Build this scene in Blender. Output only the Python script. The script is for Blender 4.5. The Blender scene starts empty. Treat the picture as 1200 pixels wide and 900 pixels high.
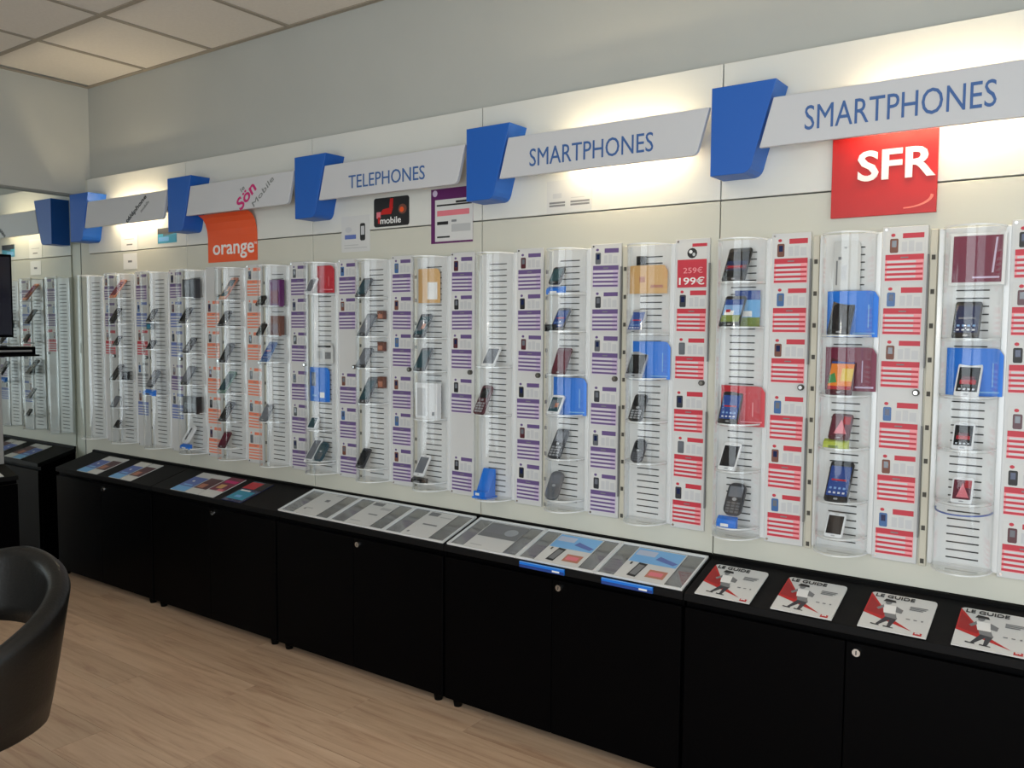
import bpy, bmesh, math, random
from mathutils import Vector, Matrix
random.seed(7)
PI = math.pi
R = math.radians
scene = bpy.context.scene
C = scene.collection

# ------------------------------------------------------------------ camera
cam_d = bpy.data.cameras.new('camera')
cam = bpy.data.objects.new('camera', cam_d)
C.objects.link(cam)
cam_d.sensor_width = 36.0
cam_d.lens = 999.8 / 1200 * 36
cam_d.clip_start = 0.05
yaw, pitch, roll = R(35.61), R(3.807), R(0.381)
fwd = Vector((-math.sin(yaw) * math.cos(pitch), math.cos(yaw) * math.cos(pitch), -math.sin(pitch)))
rgt = Vector((math.cos(yaw), math.sin(yaw), 0))
upv = rgt.cross(fwd)
r2 = rgt * math.cos(roll) + upv * math.sin(roll)
u2 = -rgt * math.sin(roll) + upv * math.cos(roll)
mw = Matrix((r2, u2, -fwd)).transposed().to_4x4()
mw.translation = Vector((1.110, -2.733, 1.481))
cam.matrix_world = mw
scene.camera = cam

# ------------------------------------------------------------------ view, world, large lights
scene.view_settings.view_transform = 'Standard'
scene.view_settings.look = 'None'
scene.view_settings.gamma = 1.0
scene.view_settings.use_curve_mapping = False
scene.view_settings.exposure = -0.02
scene.cycles.use_denoising = True
scene.cycles.transparent_max_bounces = 48
scene.cycles.max_bounces = 8
scene.cycles.sample_clamp_indirect = 6.0
world = bpy.data.worlds.new('world')
scene.world = world
world.use_nodes = True
world.node_tree.nodes['Background'].inputs[0].default_value = (0.72, 0.8, 0.9, 1)
world.node_tree.nodes['Background'].inputs[1].default_value = 0.25


def area(name, loc, rot, sx, sy, power, col):
    d = bpy.data.lights.new(name, 'AREA')
    d.shape = 'RECTANGLE'
    d.size, d.size_y, d.energy, d.color = sx, sy, power, col
    o = bpy.data.objects.new(name, d)
    o.location, o.rotation_euler = loc, rot
    C.objects.link(o)
    return o


# daylight entering through the shopfront glazing in the front wall (behind the camera) and the side window in the right wall
area('shopfront_daylight', (0.9, -5.02, 1.28), (R(90), 0, 0), 3.7, 2.1, 112, (0.87, 0.95, 1.0))
area('side_window_daylight', (3.47, -2.9, 1.35), (0, R(90), 0), 2.1, 3.2, 58, (0.82, 0.92, 1.0))
CEIL_EMIT = 4.2
LAMP_EMIT = 85.0


# ------------------------------------------------------------------ materials
def lin(c):
    return tuple(((v / 255) / 12.92 if v / 255 <= 0.04045 else ((v / 255 + 0.055) / 1.055) ** 2.4) for v in c) + (1,)


MATS = {}


def M(key, rgb=None, rough=0.5, metal=0.0, spec=0.5, emit=0, coat=0):
    if key in MATS:
        return MATS[key]
    m = bpy.data.materials.new(key)
    m.use_nodes = True
    b = m.node_tree.nodes['Principled BSDF']
    b.inputs['Base Color'].default_value = lin(rgb)
    b.inputs['Roughness'].default_value = rough
    b.inputs['Metallic'].default_value = metal
    b.inputs['Specular IOR Level'].default_value = spec
    b.inputs['Coat Weight'].default_value = coat
    if emit:
        b.inputs['Emission Color'].default_value = lin(rgb)
        b.inputs['Emission Strength'].default_value = emit
    MATS[key] = m
    return m


def noisy(key, rgb, rgb2, scale=6, rough=0.6, bump=0.0, stretch=(1, 1, 1), spec=0.4):
    m = M(key, rgb, rough, 0, spec)
    nt = m.node_tree
    b = nt.nodes['Principled BSDF']
    tc = nt.nodes.new('ShaderNodeTexCoord')
    mp = nt.nodes.new('ShaderNodeMapping')
    mp.inputs['Scale'].default_value = stretch
    nz = nt.nodes.new('ShaderNodeTexNoise')
    nz.inputs['Scale'].default_value = scale
    nz.inputs['Detail'].default_value = 5
    mx = nt.nodes.new('ShaderNodeMix')
    mx.data_type = 'RGBA'
    mx.inputs[6].default_value = lin(rgb)
    mx.inputs[7].default_value = lin(rgb2)
    nt.links.new(tc.outputs['Object'], mp.inputs['Vector'])
    nt.links.new(mp.outputs['Vector'], nz.inputs['Vector'])
    nt.links.new(nz.outputs['Fac'], mx.inputs[0])
    nt.links.new(mx.outputs[2], b.inputs['Base Color'])
    if bump:
        bp = nt.nodes.new('ShaderNodeBump')
        bp.inputs['Strength'].default_value = bump
        bp.inputs['Distance'].default_value = 0.003
        nt.links.new(nz.outputs['Fac'], bp.inputs['Height'])
        nt.links.new(bp.outputs['Normal'], b.inputs['Normal'])
    return m


def acrylic(key, tint=(0.97, 0.975, 0.975), base=0.055, edge=0.55, rough=0.04, milk=0.0):
    m = bpy.data.materials.new(key)
    m.use_nodes = True
    nt = m.node_tree
    nt.nodes.clear()
    out = nt.nodes.new('ShaderNodeOutputMaterial')
    tr = nt.nodes.new('ShaderNodeBsdfTransparent')
    tr.inputs[0].default_value = tint + (1,)
    gl = nt.nodes.new('ShaderNodeBsdfGlossy')
    gl.inputs['Color'].default_value = (1, 1, 1, 1)
    gl.inputs['Roughness'].default_value = rough
    lw = nt.nodes.new('ShaderNodeLayerWeight')
    pw = nt.nodes.new('ShaderNodeMath')
    pw.operation = 'POWER'
    pw.inputs[1].default_value = 3.5
    ma = nt.nodes.new('ShaderNodeMath')
    ma.operation = 'MULTIPLY_ADD'
    ma.inputs[1].default_value = edge
    ma.inputs[2].default_value = base
    mx = nt.nodes.new('ShaderNodeMixShader')
    nt.links.new(lw.outputs['Facing'], pw.inputs[0])
    nt.links.new(pw.outputs[0], ma.inputs[0])
    nt.links.new(ma.outputs[0], mx.inputs[0])
    first = tr.outputs[0]
    if milk:
        df = nt.nodes.new('ShaderNodeBsdfDiffuse')
        df.inputs[0].default_value = (0.86, 0.88, 0.88, 1)
        m2 = nt.nodes.new('ShaderNodeMixShader')
        m2.inputs[0].default_value = milk
        nt.links.new(tr.outputs[0], m2.inputs[1])
        nt.links.new(df.outputs[0], m2.inputs[2])
        first = m2.outputs[0]
    nt.links.new(first, mx.inputs[1])
    nt.links.new(gl.outputs[0], mx.inputs[2])
    nt.links.new(mx.outputs[0], out.inputs[0])
    MATS[key] = m
    return m


acrylic('clear', base=0.02, edge=0.4, rough=0.05)
acrylic('clear_edge', milk=0.7, base=0.06, rough=0.15)
acrylic('clear_shelf', milk=0.10, base=0.05)
acrylic('glass', tint=(0.93, 0.97, 0.96), base=0.035)

noisy('plaster', (180, 182, 177), (172, 174, 169), 3, 0.85, 0.15)
noisy('ceiling_tile', (226, 221, 212), (214, 209, 200), 60, 0.9, 0.4)
M('ceiling_grid', (150, 142, 128), 0.6)
noisy('panel_white', (214, 215, 209), (208, 209, 203), 2, 0.42, 0.0)
noisy('panel_cream', (201, 201, 189), (196, 195, 182), 2, 0.45, 0.0)
M('seam_dark', (95, 90, 82), 0.8)
M('rail_beige', (196, 192, 176), 0.5)
M('hole_dark', (72, 70, 64), 0.8)
M('slot_dark', (48, 48, 48), 0.7)
M('plate_white', (216, 217, 216), 0.4)
M('black_body', (3, 3, 4), 0.4, 0, 0.04)
noisy('black_top', (20, 20, 21), (15, 15, 16), 90, 0.55, spec=0.12)
M('black_trim', (4, 4, 4), 0.5, 0, 0.08)
M('chrome', (205, 205, 205), 0.2, 1.0)
M('sign_blue', (16, 88, 176), 0.45)
M('sign_white', (194, 196, 199), 0.45)
M('text_blue', (52, 92, 150), 0.5)
M('magenta', (196, 30, 110), 0.5)
M('text_grey', (120, 124, 124), 0.5)
M('text_dark', (58, 60, 64), 0.5)
M('sfr_red', (182, 22, 21), 0.35)
M('sfr_deep', (150, 20, 22), 0.35)
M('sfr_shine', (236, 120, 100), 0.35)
M('white', (232, 232, 230), 0.45)
M('paper', (204, 205, 203), 0.6)
M('card_white', (204, 203, 205), 0.6)
M('strip_white', (200, 201, 200), 0.45)
M('paper_grey', (176, 178, 178), 0.6)
M('ink_grey', (120, 122, 124), 0.6)
M('ink_black', (26, 26, 28), 0.5)
M('orange', (226, 84, 32), 0.45)
M('red', (188, 46, 62), 0.5)
M('red_pale', (232, 150, 156), 0.5)
M('purple', (98, 78, 128), 0.5)
M('purple_pale', (196, 180, 206), 0.5)
M('orange_card', (228, 128, 96), 0.5)
M('orange_pale', (238, 190, 168), 0.5)
M('blue_card', (92, 112, 176), 0.5)
M('blue_pale', (182, 192, 214), 0.5)
M('grey_card', (122, 124, 128), 0.5)
M('grey_pale', (190, 192, 194), 0.5)
M('bright_blue', (12, 112, 214), 0.4)
M('pale_blue', (120, 176, 226), 0.45)
M('sky', (110, 170, 220), 0.45)
M('grass', (112, 130, 50), 0.5)
M('card_red', (188, 28, 44), 0.4)
M('burgundy', (110, 24, 56), 0.4)
M('poster_purple', (92, 28, 92), 0.4)
M('tan', (206, 164, 106), 0.5)
M('lime', (176, 188, 70), 0.5)
M('pink', (214, 116, 128), 0.5)
M('teal', (40, 140, 170), 0.45)
M('teal_dark', (42, 72, 84), 0.4)
M('copper', (178, 116, 92), 0.35)
M('brown', (110, 66, 52), 0.5)
M('ph_black', (22, 23, 26), 0.3)
M('ph_grey', (92, 96, 102), 0.35)
M('ph_dark', (50, 52, 58), 0.35)
M('ph_silver', (170, 174, 180), 0.3, 0.4)
M('ph_white', (226, 228, 230), 0.3)
M('ph_blue', (54, 96, 150), 0.35)
M('ph_wine', (78, 30, 40), 0.35)
M('ph_green', (96, 128, 116), 0.4)
M('scr_off', (18, 20, 25), 0.12)
M('scr_blue', (40, 70, 140), 0.12)
M('scr_navy', (30, 40, 78), 0.12)
M('scr_teal', (36, 68, 78), 0.12)
M('scr_grey', (110, 114, 122), 0.12)
M('scr_red', (170, 40, 52), 0.15)
M('scr_orange', (226, 130, 50), 0.15)
M('scr_yellow', (222, 190, 80), 0.15)
M('scr_green', (70, 140, 80), 0.15)
M('scr_wine', (96, 38, 54), 0.15)
M('scr_sky', (120, 160, 210), 0.15)
M('icon', (200, 206, 214), 0.3)
M('tv_screen', (22, 24, 40), 0.15)
M('metal_grey', (168, 168, 166), 0.4, 0.3)
noisy('leather', (21, 20, 18), (15, 14, 13), 120, 0.38, 0.25)
M('lamp_glow', (255, 232, 192), 0.5, emit=LAMP_EMIT)
M('panel_glow', (252, 250, 246), 0.5, emit=CEIL_EMIT)

mir = M('mirror', (226, 232, 229), 0.02, 1.0)


def wood():
    m = bpy.data.materials.new('oak_plank')
    m.use_nodes = True
    nt = m.node_tree
    b = nt.nodes['Principled BSDF']
    b.inputs['Roughness'].default_value = 0.42
    tc = nt.nodes.new('ShaderNodeTexCoord')
    oi = nt.nodes.new('ShaderNodeObjectInfo')
    ad = nt.nodes.new('ShaderNodeVectorMath')
    ad.operation = 'MULTIPLY_ADD'
    cb = nt.nodes.new('ShaderNodeCombineXYZ')
    for k in range(3):
        nt.links.new(oi.outputs['Random'], cb.inputs[k])
    mp = nt.nodes.new('ShaderNodeMapping')
    mp.inputs['Scale'].default_value = (0.9, 12, 1)
    ad.inputs[1].default_value = (37, 19, 5)
    nt.links.new(cb.outputs[0], ad.inputs[0])
    nt.links.new(tc.outputs['Object'], ad.inputs[2])
    nt.links.new(ad.outputs[0], mp.inputs['Vector'])
    n1 = nt.nodes.new('ShaderNodeTexNoise')
    n1.inputs['Scale'].default_value = 2.2
    n1.inputs['Detail'].default_value = 7
    n1.inputs['Roughness'].default_value = 0.62
    n1.inputs['Distortion'].default_value = 0.9
    nt.links.new(mp.outputs[0], n1.inputs['Vector'])
    cr = nt.nodes.new('ShaderNodeValToRGB')
    cr.color_ramp.elements[0].position = 0.3
    cr.color_ramp.elements[0].color = lin((172, 137, 112))
    cr.color_ramp.elements[1].position = 0.68
    cr.color_ramp.elements[1].color = lin((210, 181, 153))
    e = cr.color_ramp.elements.new(0.47)
    e.color = lin((197, 166, 138))
    nt.links.new(n1.outputs['Fac'], cr.inputs[0])
    hs = nt.nodes.new('ShaderNodeHueSaturation')
    mr = nt.nodes.new('ShaderNodeMapRange')
    mr.inputs[3].default_value = 0.9
    mr.inputs[4].default_value = 1.06
    nt.links.new(oi.outputs['Random'], mr.inputs[0])
    nt.links.new(mr.outputs[0], hs.inputs['Value'])
    nt.links.new(cr.outputs[0], hs.inputs['Color'])
    nt.links.new(hs.outputs[0], b.inputs['Base Color'])
    MATS['oak_plank'] = m


wood()


# ------------------------------------------------------------------ mesh helpers
class MB:
    """collects polygons with material keys; build() links them as ONE mesh object"""

    def __init__(s):
        s.v, s.f, s.m, s.keys = [], [], [], []

    def mat(s, k):
        if k not in s.keys:
            s.keys.append(k)
        return s.keys.index(k)

    def poly(s, pts, k):
        i = len(s.v)
        s.v += [tuple(p) for p in pts]
        s.f.append(tuple(range(i, i + len(pts))))
        s.m.append(s.mat(k))

    def box(s, a, b, k):
        (x0, y0, z0), (x1, y1, z1) = a, b
        i = len(s.v)
        s.v += [(x0, y0, z0), (x1, y0, z0), (x1, y1, z0), (x0, y1, z0), (x0, y0, z1), (x1, y0, z1), (x1, y1, z1), (x0, y1, z1)]
        for q in ((3, 2, 1, 0), (4, 5, 6, 7), (0, 1, 5, 4), (1, 2, 6, 5), (2, 3, 7, 6), (3, 0, 4, 7)):
            s.f.append(tuple(i + t for t in q))
            s.m.append(s.mat(k))

    def prism(s, pts, y0, y1, k, cap=None):
        """outline in x,z (counter-clockwise seen from -y), extruded from y0 (front) to y1 (back)"""
        n = len(pts)
        i = len(s.v)
        s.v += [(x, y0, z) for x, z in pts] + [(x, y1, z) for x, z in pts]
        s.f.append(tuple(range(i, i + n)))
        s.m.append(s.mat(cap or k))
        s.f.append(tuple(range(i + 2 * n - 1, i + n - 1, -1)))
        s.m.append(s.mat(k))
        for t in range(n):
            u = (t + 1) % n
            s.f.append((i + t, i + n + t, i + n + u, i + u))
            s.m.append(s.mat(k))

    def prism_x(s, pts, x0, x1, k):
        """outline in y,z extruded along x"""
        n = len(pts)
        i = len(s.v)
        s.v += [(x0, y, z) for y, z in pts] + [(x1, y, z) for y, z in pts]
        s.f.append(tuple(range(i, i + n)))
        s.f.append(tuple(range(i + 2 * n - 1, i + n - 1, -1)))
        for t in range(n):
            u = (t + 1) % n
            s.f.append((i + t, i + n + t, i + n + u, i + u))
        s.m += [s.mat(k)] * (n + 2)

    def cyl(s, c, r, h, k, axis='z', n=14, r2=None):
        r2 = r if r2 is None else r2
        i = len(s.v)
        for rr, hh in ((r, 0), (r2, h)):
            for t in range(n):
                a = 2 * PI * t / n
                p, q = rr * math.cos(a), rr * math.sin(a)
                if axis == 'z':
                    s.v.append((c[0] + p, c[1] + q, c[2] + hh))
                elif axis == 'y':
                    s.v.append((c[0] + p, c[1] + hh, c[2] + q))
                else:
                    s.v.append((c[0] + hh, c[1] + p, c[2] + q))
        s.f.append(tuple(range(i + n - 1, i - 1, -1)))
        s.f.append(tuple(range(i + n, i + 2 * n)))
        for t in range(n):
            u = (t + 1) % n
            s.f.append((i + t, i + u, i + n + u, i + n + t))
        s.m += [s.mat(k)] * (n + 2)

    def mesh(s, name, smooth=False, bevel=0.0, seg=2, raw=False):
        me = bpy.data.meshes.new(name)
        me.from_pydata(s.v, [], s.f)
        for k in s.keys:
            me.materials.append(MATS[k])
        me.polygons.foreach_set('material_index', s.m)
        bm = bmesh.new()
        bm.from_mesh(me)
        closed = [f for f in bm.faces if all(len(e.link_faces) == 2 for e in f.edges)]
        if not raw:
            bmesh.ops.recalc_face_normals(bm, faces=closed)
        if bevel:
            es = [e for e in bm.edges if len(e.link_faces) == 2 and e.calc_face_angle(0) > 0.6]
            bmesh.ops.bevel(bm, geom=es, offset=bevel, segments=seg, affect='EDGES', profile=0.5)
        bm.to_mesh(me)
        bm.free()
        if smooth:
            me.polygons.foreach_set('use_smooth', [True] * len(me.polygons))
        me.update()
        return me

    def build(s, name, parent=None, loc=(0, 0, 0), rot=(0, 0, 0), **kw):
        return link(name, s.mesh(name, **kw), parent, loc, rot)


def link(name, me, parent=None, loc=(0, 0, 0), rot=(0, 0, 0)):
    o = bpy.data.objects.new(name, me)
    C.objects.link(o)
    o.location, o.rotation_euler = loc, rot
    if parent:
        o.parent = parent
    return o


def tag(o, label=None, cat=None, group=None, kind=None):
    if label:
        o['label'] = label
    if cat:
        o['category'] = cat
    if group:
        o['group'] = group
    if kind:
        o['kind'] = kind
    return o


def thing(name, label, cat, loc=(0, 0, 0), rot=(0, 0, 0), group=None):
    return tag(link(name, None, None, loc, rot), label, cat, group)


def boxobj(name, a, b, k, parent=None, bevel=0.0, **kw):
    mb = MB()
    mb.box(a, b, k)
    return mb.build(name, parent, bevel=bevel, **kw)


def rrect(x0, z0, x1, z1, r, n=4, corners=(1, 1, 1, 1)):
    """rounded rectangle outline, corners bl, br, tr, tl"""
    out = []
    for (cx, cz, a0, on, ex, ez) in ((x0 + r, z0 + r, PI, corners[0], x0, z0), (x1 - r, z0 + r, 1.5 * PI, corners[1], x1, z0),
                                     (x1 - r, z1 - r, 0, corners[2], x1, z1), (x0 + r, z1 - r, PI / 2, corners[3], x0, z1)):
        if on:
            for k in range(n + 1):
                a = a0 + PI / 2 * k / n
                out.append((cx + r * math.cos(a), cz + r * math.sin(a)))
        else:
            out.append((ex, ez))
    return out


def flat(w, h, th, base, prints, corner=0.0, corners=(1, 1, 1, 1), dl=0.00025):
    """a flat printed piece: slab with print polygons laid on its front (-y). origin bottom centre of its back"""
    mb = MB()
    if corner:
        mb.prism(rrect(-w / 2, 0, w / 2, h, corner, 4, corners), -th, 0, base)
    else:
        mb.box((-w / 2, -th, 0), (w / 2, 0, h), base)
    for j, (k, p) in enumerate(prints):
        y = -th - dl * (1 + 0.25 * j)
        if len(p) == 4 and not isinstance(p[0], (tuple, list)):
            x0, z0, x1, z1 = p
            p = [(x0, z0), (x1, z0), (x1, z1), (x0, z1)]
        mb.poly([((x - 0.5) * w, y, z * h) for x, z in p], k)
    return mb


def ell(cx, cz, rx, rz, n=12):
    return [(cx + rx * math.cos(2 * PI * t / n), cz + rz * math.sin(2 * PI * t / n)) for t in range(n)]


def text_mesh(body, key, w, h, shear=0.0, bold=0.0, depth=0.0006):
    cu = bpy.data.curves.new('lettering', 'FONT')
    cu.body = body
    cu.align_x = 'CENTER'
    cu.offset = bold
    cu.extrude = 0.01
    cu.shear = shear
    cu.resolution_u = 3
    o = bpy.data.objects.new('lettering', cu)
    C.objects.link(o)
    bpy.context.view_layer.update()
    me = bpy.data.meshes.new_from_object(o.evaluated_get(bpy.context.evaluated_depsgraph_get()))
    bpy.data.objects.remove(o)
    bpy.data.curves.remove(cu)
    xs = [v.co.x for v in me.vertices]
    ys = [v.co.y for v in me.vertices]
    x0, x1, y0, y1 = min(xs), max(xs), min(ys), max(ys)
    sx, sy = w / (x1 - x0), h / (y1 - y0)
    for v in me.vertices:
        x, y, z = v.co
        v.co = ((x - (x0 + x1) / 2) * sx, -z * depth / 0.01, (y - (y0 + y1) / 2) * sy)
    me.materials.clear()
    me.materials.append(MATS[key])
    me.update()
    return me


def lettering(body, key, w, h, parent, loc, rot=(0, 0, 0), **kw):
    return link('lettering', text_mesh(body, key, w, h, **kw), parent, loc, rot)


ORD = ['first', 'second', 'third', 'fourth', 'fifth', 'sixth', 'seventh', 'eighth', 'ninth', 'tenth', 'eleventh', 'twelfth',
       'thirteenth', 'fourteenth', 'fifteenth', 'sixteenth']

# ------------------------------------------------------------------ the room
XL, XR, YF, ZC = -4.03, 3.5, -5.05, 2.90      # upper left wall, right wall, front wall, ceiling
XM = -4.105                                   # mirror plane
WALL_Y = 0.036

# floor of oak planks
fl = tag(boxobj('floor', (-4.2, -5.2, -0.06), (3.7, 0.12, -0.012), 'seam_dark'), 'light oak laminate floor of planks running along the display wall', 'floor', kind='structure')
PW, PL = 0.192, 1.29
pm = MB()
pm.box((0, 0, -0.012), (PL - 0.0012, PW - 0.0012, 0), 'oak_plank')
plank = pm.mesh('plank')
for r in range(26):
    off = (r * 0.47) % PL
    for c in range(-1, 7):
        x = -4.2 - off + c * PL
        if x + PL < -4.1 or x > 3.5:
            continue
        link('plank', plank, fl, (x, 0.02 - (r + 1) * PW, 0))

# back wall: plaster with white panels fixed to it, one metre bays
wb = tag(boxobj('wall_back', (-4.25, WALL_Y, 0), (3.6, 0.16, ZC + 0.1), 'plaster'), 'grey plaster wall above white panels behind the phone display', 'wall', kind='structure')
ZT, ZG = 2.349, 1.905
up, lo = MB(), MB()
up.box((0.002, 0, ZG + 0.0025), (0.998, 0.03, ZT), 'panel_white')
lo.box((0.002, 0, 0.0), (0.998, 0.03, ZG - 0.0025), 'panel_cream')
upm, lom = up.mesh('panel', bevel=0.001, seg=1), lo.mesh('panel', bevel=0.001, seg=1)
for b in range(-4, 3):
    link('panel', upm, wb, (b, 0, 0))
    link('panel', lom, wb, (b, 0, 0))
boxobj('corner_filler', (-4.1, 0.006, 0), (-4.002, 0.034, 2.349), 'panel_cream', wb, bevel=0.001)

# rails with peg holes between card strips and tubes
rail_m = MB()
rail_m.box((-0.010, -0.008, 0.785), (0.010, 0.0, 1.772), 'rail_beige')
rail = rail_m.mesh('peg_rail', bevel=0.0015, seg=1)
hole_m = MB()
for k in range(10):
    hole_m.box((-0.005, -0.0095, 0.793 + k * 0.099), (0.005, -0.0078, 0.807 + k * 0.099), 'hole_dark')
hole = hole_m.mesh('peg_hole_row')
for b in range(-4, 1):
    for q in (0.3195, 0.6525):
        rr = link('peg_rail', rail, wb, (b + q, 0, 0))
        tag(link('peg_hole_row', hole, rr), kind='stuff')

# left wall: plaster above, mirror below
wl = tag(boxobj('wall_left', (-4.25, YF, 2.258), (XL, WALL_Y, ZC + 0.1), 'plaster'), 'plaster wall above the mirror at the far left end', 'wall', kind='structure')
boxobj('mirror_backing', (-4.25, YF, 0), (XM - 0.006, WALL_Y, 2.258), 'plaster', wl)
mr_ = boxobj('mirror', (XM - 0.006, YF, 0.0), (XM, 0.004, 2.256), 'mirror', wl)
mr_['label'] = 'mirror cladding reflecting the display wall'

# front wall with the shopfront, right wall with a side window (both behind the camera)
wf = MB()
wf.box((-4.25, YF - 0.12, 0), (-1.0, YF, ZC + 0.1), 'plaster')
wf.box((2.8, YF - 0.12, 0), (3.6, YF, ZC + 0.1), 'plaster')
wf.box((-1.0, YF - 0.12, 2.4), (2.8, YF, ZC + 0.1), 'plaster')
wf.box((-1.0, YF - 0.12, 0), (2.8, YF, 0.16), 'plaster')
tag(wf.build('wall_front'), 'plain plaster wall behind the photographer around the shopfront', 'wall', kind='structure')
wr = MB()
wr.box((XR, YF, 0), (XR + 0.12, -4.6, ZC + 0.1), 'plaster')
wr.box((XR, -1.2, 0), (XR + 0.12, WALL_Y, ZC + 0.1), 'plaster')
wr.box((XR, -4.6, 2.5), (XR + 0.12, -1.2, ZC + 0.1), 'plaster')
wr.box((XR, -4.6, 0), (XR + 0.12, -1.2, 0.2), 'plaster')
tag(wr.build('wall_right'), 'plaster wall holding the side window', 'wall', kind='structure')


def glazing(name, label, loc, rz, w, z0, z1, n):
    o = tag(link(name, None, None, loc, (0, 0, rz)), label, 'window', kind='structure')
    for k in range(n + 1):
        xx = -w / 2 + 0.03 + (w - 0.06) * k / n
        boxobj('mullion', (xx - 0.025, -0.03, z0), (xx + 0.025, 0.03, z1), 'black_trim', o)
    for zz in (z0 + 0.03, z1 - 0.03):
        boxobj('frame_rail', (-w / 2, -0.028, zz - 0.03), (w / 2, 0.028, zz + 0.03), 'black_trim', o)
    for k in range(n):
        xa = -w / 2 + 0.03 + (w - 0.06) * k / n + 0.025
        boxobj('pane', (xa, -0.004, z0 + 0.06), (xa + (w - 0.06) / n - 0.05, 0.004, z1 - 0.06), 'glass', o)


glazing('window_1', 'shopfront window with dark frame behind the photographer', (0.9, YF - 0.08, 0), 0, 3.8, 0.16, 2.4, 3)
glazing('window_2', 'side window with dark frame in the right wall', (XR + 0.07, -2.9, 0), PI / 2, 3.4, 0.2, 2.5, 3)

# suspended ceiling: tiles in a T-bar grid
ce = tag(boxobj('ceiling', (-4.25, YF - 0.1, ZC + 0.03), (3.6, 0.1, ZC + 0.09), 'plaster'), 'suspended ceiling of square mineral tiles in a thin grid', 'ceiling', kind='structure')
tm = MB()
tm.box((0.006, -0.594, 0.002), (0.594, -0.006, 0.018), 'ceiling_tile')
tile = tm.mesh('ceiling_tile', bevel=0.002, seg=1)
LIGHTS = {(3, 4), (6, 4), (9, 4), (4, 7), (8, 7)}
lp = MB()
lp.box((0.02, -0.58, 0.004), (0.58, -0.02, 0.016), 'panel_glow')
lpm = lp.mesh('diffuser')
lf = MB()
for a, b_ in (((0.004, -0.596, 0.0), (0.596, -0.58, 0.02)), ((0.004, -0.02, 0.0), (0.596, -0.004, 0.02)), ((0.004, -0.58, 0.0), (0.02, -0.02, 0.02)), ((0.58, -0.58, 0.0), (0.596, -0.02, 0.02))):
    lf.box(a, b_, 'white')
lfm = lf.mesh('frame')
nl = 0
for i in range(13):
    for j in range(9):
        x, y = XL + 0.05 + 0.6 * i, WALL_Y - 0.006 - 0.6 * j
        if x > XR - 0.1:
            continue
        if (i, j) in LIGHTS:
            t = thing('ceiling_light', 'square ceiling light panel, number %s counted from the mirror end' % ORD[nl], 'ceiling light', (x, y, ZC - 0.004), group='ceiling light panels')
            link('frame', lfm, t)
            link('diffuser', lpm, t)
            nl += 1
        else:
            link('ceiling_tile', tile, ce, (x, y, ZC + random.uniform(-0.001, 0.001)))
gb = MB()
gb.box((XL, -0.012, -0.004), (XR, 0.012, 0.004), 'ceiling_grid')
gbm = gb.mesh('grid_bar')
for j in range(10):
    link('grid_bar', gbm, ce, (0, WALL_Y - 0.006 - 0.6 * j if j else WALL_Y - 0.012, ZC))
gc = MB()
gc.box((-0.011, YF, -0.0038), (0.011, WALL_Y, 0.0042), 'ceiling_grid')
gcm = gc.mesh('grid_bar')
for i in range(13):
    link('grid_bar', gcm, ce, (XL + 0.05 + 0.6 * i if i else XL + 0.012, 0, ZC))

# ------------------------------------------------------------------ black cabinets
ZB, ZF, YD = 0.706, 0.637, 0.236      # top at the wall, top at the front, depth
SLOPE = math.atan2(ZB - ZF, YD)


def top_z(y):
    return ZB + (ZB - ZF) / YD * y


def cabinet(label, loc, rot, w=1.0):
    t = thing('display_cabinet', label, 'cabinet', loc, rot, 'black low cabinets')
    body = MB()
    body.prism_x([(-0.004, 0.022), (-YD + 0.02, 0.022), (-YD + 0.02, ZF - 0.022), (-0.004, ZB - 0.026)], 0.004, w - 0.004, 'black_body')
    body.build('body', t, bevel=0.001, seg=1)
    tp = MB()
    tp.prism_x([(-0.001, ZB - 0.024), (-YD, ZF - 0.024), (-YD, ZF), (-0.001, ZB)], 0.002, w - 0.002, 'black_top')
    tp.build('top_panel', t, bevel=0.0015, seg=1)
    bk = MB()
    bk.prism_x([(-0.001, ZB), (-0.012, ZB - 0.0035), (-0.012, ZB + 0.008), (-0.001, ZB + 0.011)], 0.002, w - 0.002, 'black_trim')
    bk.build('back_ledge', t)
    for x0 in (0.006, w / 2 + 0.0015):
        d = boxobj('door', (x0, -YD + 0.002, 0.03), (x0 + w / 2 - 0.0075, -YD + 0.0195, ZF - 0.045), 'black_body', t, bevel=0.0015, seg=1)
        if x0 > 0.1:
            lk = MB()
            lk.cyl((x0 + 0.03, -YD - 0.008, 0.567), 0.011, 0.010, 'chrome', 'y', 16, 0.013)
            lk.box((x0 + 0.0285, -YD - 0.0086, 0.561), (x0 + 0.0315, -YD - 0.0078, 0.573), 'ink_black')
            lk.build('lock', d)
    ft = MB()
    ft.cyl((0, 0, 0), 0.016, 0.022, 'black_trim', 'z', 12, 0.02)
    fm = ft.mesh('foot')
    for fx in (0.05, w - 0.05):
        for fy in (-0.05, -YD + 0.03):
            link('foot', fm, t, (fx, fy, 0))
    return t


CAB = {-4: 'leftmost black cabinet next to the mirror, blue leaflets on top',
       -3: 'black cabinet under the orange sign with magenta leaflets on top',
       -2: 'black cabinet with three white documents in clear trays on top',
       -1: 'black cabinet with photo and pale blue documents in trays on top',
       0: 'rightmost black cabinet carrying the red and white guide booklets'}
for b, lb in CAB.items():
    cabinet(lb, (b, 0, 0), (0, 0, 0))
# the cabinet that stands against the mirror wall, front facing along the room
cabinet('black cabinet against the mirror at the left edge below the monitor', (XM, -1.5, 0), (0, 0, PI / 2), 1.0)

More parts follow.
